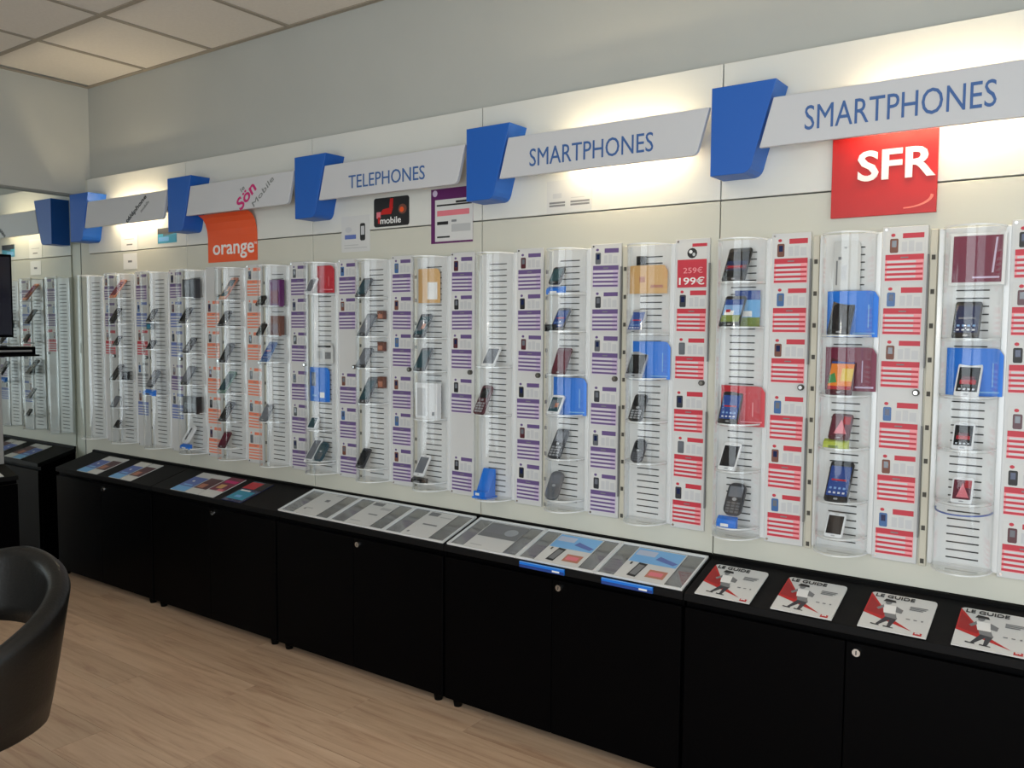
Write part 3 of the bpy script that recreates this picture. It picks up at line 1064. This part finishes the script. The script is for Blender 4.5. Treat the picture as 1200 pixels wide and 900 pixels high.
for i, xc in enumerate(TX):
    at = 'of %s tube from right' % ORD[i]
    zs = [p[1] for p in PH.get(i, [])]
    shelves = sorted({round(z - (0.0006), 4) for z in zs if not any(abs(bx[3] + bx[6] - z) < 0.012 and bx[0] == 'price_block' for bx in BOXES.get(i, []))}
                     | {round(bx[3], 4) for bx in BOXES.get(i, []) if bx[0] != 'small_box'})
    tube(i, xc, shelves, 0.966 if i == 0 else None)
    for n, (dx, z, kind, L, W, body, scr, desc) in enumerate(PH.get(i, [])):
        phone({'slab': 'smartphone', 'bar': 'candybar_phone', 'round': 'rounded_phone', 'ring': 'ring_phone'}[kind],
              '%s, %s phone from top %s' % (desc, ORD[n], at), xc + dx, z, kind, L, W, body, scr,
              lean=34 + random.uniform(-3, 3), turn=random.uniform(-3, 3), group='phones in the display tubes')
    for (dx, z, w, h, col, pr, bl, desc) in CARDS.get(i, []):
        mb = curved_card(w, h, col, pr, bulge=bl)
        tag(mb.build('display_card', None, (xc + dx, 0, z)), '%s, card %s' % (desc, at), 'card', 'cards inside the display tubes')
    for (nm, dx, y, z, w, d, h, col, face, desc) in BOXES.get(i, []):
        t = thing(nm, '%s, %s' % (desc, at), {'price_block': 'stand', 'small_box': 'box', 'phone_box': 'box'}[nm], (xc + dx, y, z), group='boxes and feet in the display tubes')
        if nm == 'price_block':
            m = MB()
            m.prism_x([(-d / 2, 0), (-d / 2, h * 0.5), (-d / 2 + 0.004, h * 0.75), (d / 2, h), (d / 2, 0)][::-1], -w / 2, w / 2, col)
            m.build('block', t, bevel=0.001, seg=1)
            boxobj('print', (-w * 0.28, -d / 2 - 0.0006, h * 0.14), (w * 0.12, -d / 2 + 0.0004, h * 0.4), face, t)
        else:
            boxobj('carton', (-w / 2, -d / 2, 0), (w / 2, d / 2, h * 0.93), col, t, bevel=0.001, seg=1)
            boxobj('lid', (-w / 2 - 0.0006, -d / 2 - 0.0006, h * 0.93), (w / 2 + 0.0006, d / 2 + 0.0006, h), col, t, bevel=0.001, seg=1)
            if nm == 'phone_box' and col == 'ph_white':
                boxobj('window', (-w * 0.4, -d / 2 - 0.0006, h * 0.1), (-w * 0.02, -d / 2 + 0.0004, h * 0.86), face, t)
                boxobj('print', (w * 0.28, -d / 2 - 0.0006, h * 0.12), (w * 0.4, -d / 2 + 0.0004, h * 0.22), 'ink_grey', t)
            else:
                boxobj('print', (-w * 0.36, -d / 2 - 0.0006, h * 0.12), (w * 0.36, -d / 2 + 0.0004, h * 0.6), face, t)

# the framed burgundy card at the top of the first tube
t = thing('framed_card', 'burgundy card in clear frame at top of first tube from right', 'card', (TX[0] + 0.012, -0.05, 1.606), (R(-6), 0, 0))
mb = flat(0.138, 0.146, 0.002, 'clear_edge', [])
mb.build('frame', t)
mb = flat(0.122, 0.13, 0.001, 'burgundy', [('purple_pale', (.42, .08, .96, .12)), ('purple_pale', [(.8, .2), (.84, .2), (.9, .95), (.86, .95)])])
mb.build('card', t, (0, -0.0022, 0.008))
# blue angled stand standing empty at the bottom of the sixth tube
t = thing('phone_stand', 'empty bright blue angled phone stand at bottom of sixth tube from right', 'stand', (TX[5] - 0.02, -0.07, 0.8052))
m = MB()
m.prism_x([(-0.03, 0.006), (-0.03, 0.028), (-0.026, 0.03), (-0.012, 0.024), (0.034, 0.112), (0.038, 0.112), (0.034, 0.006)][::-1], -0.03, 0.03, 'bright_blue')
m.build('wedge', t, bevel=0.001, seg=1)
boxobj('base', (-0.036, -0.034, 0), (0.036, 0.04, 0.006), 'bright_blue', t, bevel=0.001)
boxobj('print', (-0.02, -0.0306, 0.012), (-0.002, -0.0296, 0.022), 'white', t)

# ------------------------------------------------------------------ card strips and price cards
THEME = {'red': ('red', 'red_pale'), 'purple': ('purple', 'purple_pale'), 'orange': ('orange_card', 'orange_pale'), 'blue': ('blue_card', 'blue_pale'), 'grey': ('grey_card', 'grey_pale')}
CARD_CACHE = {}


def price_card(theme, v, pic):
    key = (theme, v, pic)
    if key in CARD_CACHE:
        return CARD_CACHE[key]
    c, p = THEME[theme]
    x0 = 0.08 + 0.03 * v
    P = [(c, (0.44, 0.86 + 0.01 * v, 0.99, 0.97)), (pic, rrect(x0, 0.585, x0 + 0.22, 0.87, 0.03, 2)), ('scr_grey' if v else 'scr_navy', (x0 + 0.05, 0.7, x0 + 0.17, 0.83)),
         (c, ell(x0 + 0.08, 0.94, 0.06, 0.035, 8)), ('grey_pale', (0.42, 0.6, 0.56, 0.8)), ('grey_pale', (0.6, 0.6, 0.74, 0.82)), ('grey_pale', (0.78, 0.6, 0.95, 0.78)),
         (p, (0.0, 0.02, 1.0, 0.55)), (c, (0.0, 0.44, 1.0, 0.55)), ('ink_grey', (0.4, 0.475, 0.6, 0.5))]
    for k in range(4):
        P.append((c, (0.0, 0.03 + 0.1 * k, 0.98, 0.075 + 0.1 * k)))
        P.append(('card_white', (0.05, 0.082 + 0.1 * k, 0.8, 0.124 + 0.1 * k)))
    CARD_CACHE[key] = flat(0.105, 0.146, 0.0012, 'paper', P).mesh('price_card')
    return CARD_CACHE[key]


CZ = [1.770, 1.612, 1.453, 1.270, 1.110, 0.950]
PICS = ['ink_black', 'ph_dark', 'ph_blue', 'ph_wine', 'ph_grey', 'brown']
st_back = MB()
st_back.box((-0.062, -0.010, 0.788), (0.062, -0.0015, 1.784), 'strip_white')
st_backm = st_back.mesh('back_sheet', bevel=0.001, seg=1)
eb = MB()
eb.box((-0.0018, -0.0192, 0), (0.0018, -0.0098, 0.33), 'ink_grey')
ebm = eb.mesh('edge_bar')
kb = MB()
kb.cyl((0, -0.021, 0), 0.0095, 0.011, 'hole_dark', 'y', 14)
kb.cyl((0, -0.0225, 0), 0.006, 0.002, 'chrome', 'y', 12)
kbm = kb.mesh('knob')
sc_ = MB()
sc_.cyl((0, -0.012, 0), 0.004, 0.003, 'chrome', 'y', 10)
scm = sc_.mesh('screw')
SOFF = (0.908, 0.575, 0.241)
STRIP = [  # theme per strip from the right, and the theme of each of six cards ('' = none)
    'r r r r r r', 'r r r r r r', 'r r r r r r',
    'S r r r r r', 'p p p p p p', 'p p p p p p',
    'p p p p - p', 'p p p p p p', 'p p - p p p',
    'p p p p p p', 'o o o o o o', '- o o o o o',
    'p b b p b -', 'p b r g b -', 'p p r - - -']
TH = {'r': 'red', 'p': 'purple', 'o': 'orange', 'b': 'blue', 'g': 'grey'}
for i, row in enumerate(STRIP):
    b, k = divmod(i, 3)
    xs = -b + SOFF[k]
    t = thing('card_strip', 'narrow white price card holder strip, %s from the right' % ORD[i], 'card holder', (xs, 0, 0), group='price card strips')
    link('back_sheet', st_backm, t)
    if i < 5:
        link('edge_bar', ebm, t, (0.0645, 0, 0.87))
        link('edge_bar', ebm, t, (0.0645, 0, 1.37))
    link('knob', kbm, t, (0.045, 0, 1.297))
    for zz in (0.797, 1.776):
        link('screw', scm, t, (-0.052, 0, zz))
    for j, c in enumerate(row.split()):
        if c == '-':
            continue
        where = '%s from top in %s strip from right' % (ORD[j], ORD[i])
        if c == 'S':
            tt = thing('price_card', 'red sale card reading 199 euros, ' + where, 'price card', (xs, -0.010, CZ[j] - 0.15), group='price cards')
            flat(0.106, 0.152, 0.0012, 'paper', [('red', (0, 0.0, 1, 0.62)), ('red', (0.5, 0.9, 1, 0.97)), ('ink_black', ell(0.5, 0.76, 0.17, 0.115)), ('white', ell(0.45, 0.79, 0.06, 0.04)), ('grey_pale', ell(0.56, 0.73, 0.05, 0.04))]).build('card', tt)
            lettering('199\u20ac', 'white', 0.092, 0.026, tt, (0, -0.0021, 0.022), bold=0.01)
            lettering('259\u20ac', 'red_pale', 0.07, 0.02, tt, (0.004, -0.0021, 0.058))
            continue
        me = price_card(TH[c], (i + j) % 2, PICS[(i * 5 + j * 3 + i // 2) % 6])
        tag(link('price_card', me, None, (xs + random.uniform(-.002, .002), -0.010, CZ[j] - 0.146 + random.uniform(-.002, .002)), (0, R(random.uniform(-.7, .7)), 0)),
            '%s striped price card, %s' % (TH[c], where), 'price card', 'price cards')

# ------------------------------------------------------------------ leaflets and trays on the cabinet tops
TILT = (-(PI / 2 - SLOPE), 0, 0)


def on_top(x, yfront, lift=0.0012):
    return (x, yfront, top_z(yfront) + lift)


def guide_booklet(n, x, lab):
    t = thing('guide_booklet', lab, 'booklet', on_top(x, -0.234, 0.0045), TILT, 'guide booklets')
    w, h = 0.178, 0.186
    P = [('sfr_red', [(0.0, 0.39), (0.78, 0.095), (0.42, 0.34), (0.0, 0.97)]), ('sfr_deep', [(0.02, 0.44), (0.3, 0.36), (0.34, 0.44), (0.02, 0.86)]),
         ('sfr_red', (0.81, 0.015, 0.93, 0.085)),
         # the figure: legs, trousers, shirt, arms, bag, head, cap, skates
         ('ph_dark', [(0.24, 0.13), (0.28, 0.11), (0.46, 0.34), (0.36, 0.4)]), ('ph_dark', [(0.41, 0.11), (0.46, 0.1), (0.52, 0.36), (0.42, 0.38)]),
         ('ink_grey', [(0.33, 0.36), (0.52, 0.33), (0.47, 0.48), (0.3, 0.48)]), ('white', [(0.29, 0.46), (0.47, 0.46), (0.44, 0.68), (0.24, 0.68)]),
         ('ink_grey', [(0.44, 0.68), (0.56, 0.6), (0.55, 0.5), (0.46, 0.52)]), ('ink_grey', [(0.16, 0.56), (0.25, 0.68), (0.27, 0.6), (0.2, 0.52)]),
         ('ink_grey', ell(0.31, 0.75, 0.05, 0.055)), ('ink_black', [(0.22, 0.77), (0.42, 0.77), (0.4, 0.83), (0.25, 0.85)]),
         ('ink_black', [(0.17, 0.1), (0.3, 0.09), (0.3, 0.11), (0.17, 0.13)]), ('ink_black', [(0.36, 0.085), (0.51, 0.075), (0.51, 0.095), (0.36, 0.115)]),
         ('ink_grey', (0.64, 0.72, 0.9, 0.745)), ('ink_grey', (0.64, 0.68, 0.88, 0.705)), ('ink_grey', (0.64, 0.64, 0.84, 0.665)),
         ('grey_card', (0.64, 0.375, 0.7, 0.4)), ('grey_card', (0.75, 0.375, 0.8, 0.4)), ('grey_card', (0.86, 0.37, 0.89, 0.405))]
    flat(w, h, 0.004, 'paper', P, 0.012, (0, 0, 1, 1)).build('cover_page', t)
    lettering('LE GUIDE', 'ink_black', 0.106, 0.016, t, (-0.022, -0.0064, 0.169), bold=0.012)
    lettering('SFR', 'white', 0.013, 0.005, t, (0.066, -0.0064, 0.0095))


GL = ['red and white guide booklet nearest the clear document trays', 'second guide booklet from the clear document trays',
      'third guide booklet, just above the cabinet lock', 'guide booklet cut off by the right edge of the photo']
for n, x in enumerate((0.127, 0.370, 0.619, 0.858)):
    guide_booklet(n, x, GL[n])

DOC = {
    0: ('paper', [('ink_grey', (.5, .62, .68, .72)), ('paper_grey', (.2, .25, .5, .3)), ('paper_grey', (.6, .93, .95, .97)), ('ink_grey', (.18, .2, .26, .26))]),
    1: ('paper', [('ink_grey', (.1, .84, .5, .97)), ('paper_grey', (.55, .7, .95, .8)), ('ink_grey', (.4, .45, .75, .49)), ('paper_grey', (.1, .12, .5, .16))]),
    2: ('paper', [('ink_grey', (.1, .82, .45, .97)), ('paper_grey', (.55, .8, .95, .84)), ('ink_grey', (.3, .45, .8, .5)), ('ink_grey', (.12, .1, .2, .16))]),
    3: ('paper', [('ink_grey', (.02, .44, 1, .98)), ('grey_card', (.05, .6, .6, .9)), ('ph_silver', ell(.72, .7, .16, .13)), ('paper_grey', (.1, .1, .4, .13))]),
    4: ('paper', [('pale_blue', (.02, .52, .98, .98)), ('blue_pale', (.05, .75, .45, .92)), ('blue_card', [(.5, .68), (.9, .58), (.96, .66), (.55, .8)]), ('ink_black', [(.22, .08), (.4, .06), (.44, .5), (.26, .52)]), ('ink_grey', [(.25, .14), (.38, .12), (.41, .44), (.28, .46)]), ('copper', (.56, .12, .92, .36)), ('pink', (.6, .18, .86, .3)), ('ink_black', (.1, .42, .14, .5))]),
}
DOC[5] = DOC[4]
TL = ['left white document tray on the middle cabinet', 'centre white document tray on the middle cabinet', 'right white document tray on the middle cabinet',
      'clear tray holding the sheet with dark car photo', 'clear tray with pale blue phone leaflet, left one of two', 'clear tray with pale blue phone leaflet beside the guide booklets']
DLb = ['white document with small grey print in leftmost clear tray', 'white document in the second clear tray from the left', 'white document in the third clear tray from the left',
       'sheet with dark grey photo above white text in fourth tray', 'pale blue leaflet with dark phone picture in fifth tray', 'pale blue leaflet with dark phone picture in rightmost tray']
TLb = ['clear acrylic document tray, leftmost of six', 'clear acrylic document tray, second of six from the left', 'clear acrylic document tray, third of six from the left',
       'clear acrylic tray over the dark photo sheet', 'clear acrylic tray over the left pale blue leaflet', 'clear acrylic tray next to the guide booklets']
dpos = [-1.80, -1.475, -1.165, -0.815, -0.49, -0.17]
for n in range(6):
    b = -2 if n < 3 else -1
    k = n % 3
    x0, x1 = b + 0.015 + 0.327 * k, b + 0.015 + 0.327 * k + 0.325
    xc = (x0 + x1) / 2
    w = x1 - x0
    d = 0.222
    t = thing('document_tray', TLb[n], 'tray', on_top(xc, -0.232, 0.0014), TILT, 'clear document trays')
    boxobj('base_sheet', (-w / 2, -0.0022, 0), (w / 2, -0.0002, d), 'clear_shelf', t)
    for a, e in (((-w / 2, -0.009, 0), (-w / 2 + 0.006, -0.0022, d)), ((w / 2 - 0.006, -0.009, 0), (w / 2, -0.0022, d)), ((-w / 2 + 0.006, -0.009, 0), (w / 2 - 0.006, -0.0022, 0.006)), ((-w / 2 + 0.006, -0.009, d - 0.006), (w / 2 - 0.006, -0.0022, d))):
        boxobj('edge', a, e, 'clear_edge', t)
    base, P = DOC[n]
    dw = 0.15 if n < 3 else 0.185
    y0 = -0.2225
    mb = flat(dw, 0.2, 0.0008, base, P)
    tag(mb.build('document', None, on_top(xc + (0.0 if n < 3 else 0.0), y0, 0.0048), TILT), DLb[n], 'document', 'documents in trays')
for n, (x, lb) in enumerate(((-0.54, 'blue booklet edge peeking out below the fifth tray'), (-0.2, 'blue booklet edge peeking out below the rightmost tray'))):
    t = thing('blue_booklet', lb, 'booklet', (x, -YD - 0.0015, ZF - 0.021), (0, 0, 0), 'blue booklets hung on the cabinet front')
    flat(0.19, 0.021, 0.006, 'bright_blue', [('scr_blue', (0, 0, 1, 0.5)), ('white', (0.74, 0.2, 0.9, 0.5)), ('pale_blue', (0, 0.9, 1, 1))]).build('cover_page', t)

BLUE_P = [('sky', (0, 0, 1, .25)), ('blue_card', (0, .25, 1, .74)), ('paper', (0, .76, 1, 1)), ('pale_blue', (.2, .3, .8, .36)), ('white', (.35, .5, .5, .56))]
PINK_P = [('burgundy', (0, .3, 1, 1)), ('paper', (.05, .03, .9, .26)), ('tan', (.2, .42, .6, .62)), ('magenta', (.1, .72, .9, .84)), ('pink', (.5, .3, .9, .4))]
MIX_P = [('teal', (.05, .1, .9, .5)), ('white', (.1, .5, .6, .56)), ('card_red', (0, .62, .6, .95)), ('ink_black', (.6, .6, 1, 1)), ('pale_blue', (.3, .2, .6, .3))]
BROWN_P = [('ph_wine', (0, .25, 1, .8)), ('copper', (.1, .3, .6, .5)), ('paper', (0, .02, 1, .2))]
LEAF = [(-3.71, .108, BLUE_P, 'blue leaflet on leftmost cabinet, the nearer one to the mirror'), (-3.6, .1, BROWN_P, 'brown and white leaflet between the two blue leaflets'),
        (-3.37, .108, BLUE_P, 'blue leaflet right of the brown leaflets on leftmost cabinet'), (-3.255, .1, BROWN_P, 'brown leaflet at the right on the leftmost cabinet'),
        (-2.775, .12, BLUE_P, 'blue leaflet beside the magenta brochures'), (-2.655, .105, BROWN_P, 'brown leaflet between blue leaflet and magenta brochure'),
        (-2.535, .12, PINK_P, 'magenta brochure with yellow picture'), (-2.335, .15, MIX_P, 'brochure with teal and red picture')]
for x, w, P, lb in LEAF:
    mb = flat(w, 0.205, 0.003, 'paper' if P is not MIX_P else 'scr_navy', P)
    tag(mb.build('leaflet', None, on_top(x, -0.230, 0.0008), TILT), lb, 'leaflet', 'leaflets on the cabinets')
# leaflet in the cabinet against the mirror
rotl = (TILT[0], 0, PI / 2)
mb = flat(0.17, 0.2, 0.003, 'paper', [('copper', (.05, .3, .7, .6)), ('ink_grey', (.1, .7, .9, .9)), ('pink', (.1, .1, .5, .2))])
tag(mb.build('leaflet', None, (XM + 0.228, -0.66, top_z(-0.228) + 0.0008), rotl), 'leaflet with brown picture on the cabinet below the monitor', 'leaflet', 'leaflets on the cabinets')

# ------------------------------------------------------------------ monitor on a post at the left edge
MY = -0.52
t = thing('monitor', 'dark flat monitor on a pale post at the left edge', 'monitor', (XM + 0.08, MY, 0.690))
boxobj('post', (-0.025, -0.03, 0.0), (0.012, 0.008, 0.72), 'metal_grey', t, bevel=0.002)
bz = boxobj('housing', (-0.03, -0.46, 0.715), (0.025, 0.076, 1.18), 'black_body', t, bevel=0.004)
boxobj('screen', (0.0245, -0.45, 0.73), (0.0256, 0.066, 1.165), 'tv_screen', bz)
boxobj('shelf', (-0.02, -0.34, 0.610), (0.16, 0.15, 0.620), 'black_trim', t, bevel=0.001)
t = thing('player_box', 'flat black device on the shelf under the monitor', 'device', (XM + 0.168, MY, 1.3105))
boxobj('case', (-0.07, -0.3, 0.0), (0.07, 0.13, 0.044), 'black_body', t, bevel=0.003)
boxobj('front_strip', (0.0695, -0.28, 0.016), (0.0708, 0.11, 0.026), 'ink_grey', t)

# ------------------------------------------------------------------ tub chair
CX, CY = -1.50, -1.77
BACK = R(113)      # direction the backrest points
t = thing('tub_chair', 'black leather tub chair with curved backrest at lower left', 'chair', (CX, CY, 0), (0, 0, BACK))


def smooth(a, b, x):
    x = max(0, min(1, (x - a) / (b - a)))
    return x * x * (3 - 2 * x)


def ring_mesh(name, key, phis, ztop, zbot, rtop, rbot, th):
    bm = bmesh.new()
    rows = []
    for ph in phis:
        zt, zb = ztop(ph), zbot(ph)
        prof = []
        ro, ri = rtop, rtop - th
        rb = rbot
        # outer side up, rounded top, inner side down
        for s in (0, .25, .5, .75, 1):
            z = zb + (zt - th * 0.5 - zb) * s
            f = (z - 0.36) / 0.44
            prof.append((rb + (ro - rb) * f, z))
        rr = prof[-1][0]
        for a in range(1, 6):
            an = PI * a / 6
            prof.append((rr - th / 2 + th / 2 * math.cos(an), zt - th * 0.5 + th * 0.5 * math.sin(an)))
        for s in (1, .75, .5, .25, 0):
            z = zb + (zt - th * 0.5 - zb) * s
            f = (z - 0.36) / 0.44
            prof.append((rb + (ro - rb) * f - th, z))
        rows.append([bm.verts.new((r_ * math.cos(ph), r_ * math.sin(ph), z)) for r_, z in prof])
    n = len(rows[0])
    for a, b in zip(rows, rows[1:]):
        for k in range(n):
            bm.faces.new((a[k], b[k], b[(k + 1) % n], a[(k + 1) % n]))
    bm.faces.new(rows[0])
    bm.faces.new(rows[-1][::-1])
    bmesh.ops.recalc_face_normals(bm, faces=bm.faces)
    me = bpy.data.meshes.new(name)
    bm.to_mesh(me)
    bm.free()
    me.materials.append(MATS[key])
    me.polygons.foreach_set('use_smooth', [True] * len(me.polygons))
    return me


phis = [R(-128 + 256 * k / 64) for k in range(65)]
zt = lambda p: 0.80 - 0.2 * (abs(p) / R(124)) ** 1.4
zb_ = lambda p: 0.585 - 0.225 * smooth(R(48), R(66), abs(p))
link('backrest', ring_mesh('backrest', 'leather', phis, zt, zb_, 0.325, 0.255, 0.062), t)
sh_ = MB()
sh_.cyl((0, 0, 0.345), 0.235, 0.03, 'leather', 'z', 40, 0.25)
sh_.build('seat_shell', t, smooth=False, bevel=0.004)
se = MB()
se.cyl((0, 0, 0.375), 0.19, 0.07, 'leather', 'z', 40, 0.185)
se.build('seat', t, bevel=0.015, seg=3)
pd = MB()
pd.cyl((0, 0, 0.012), 0.03, 0.334, 'chrome', 'z', 20)
pd.build('column', t)
bs = MB()
bs.cyl((0, 0, 0), 0.2, 0.012, 'chrome', 'z', 36, 0.19)
bs.build('base', t)

# ------------------------------------------------------------------ globe lamp added out of view to put small highlights on the tubes
M('globe_glow', (255, 246, 230), 0.5, emit=420)
t = thing('added_glint_lamp', 'added unseen globe lamp on a pole, making small highlights on the tubes', 'lamp', (0.0, -4.7, 0))
m = MB()
m.cyl((0, 0, 0), 0.13, 0.02, 'black_trim', 'z', 28, 0.12)
m.build('base', t)
m = MB()
m.cyl((0, 0, 0.02), 0.009, 1.455, 'black_trim', 'z', 12)
m.build('pole', t)
bm = bmesh.new()
bmesh.ops.create_icosphere(bm, subdivisions=2, radius=0.03)
me = bpy.data.meshes.new('globe')
bm.to_mesh(me)
bm.free()
me.materials.append(MATS['globe_glow'])
link('globe', me, t, (0, 0, 1.503))
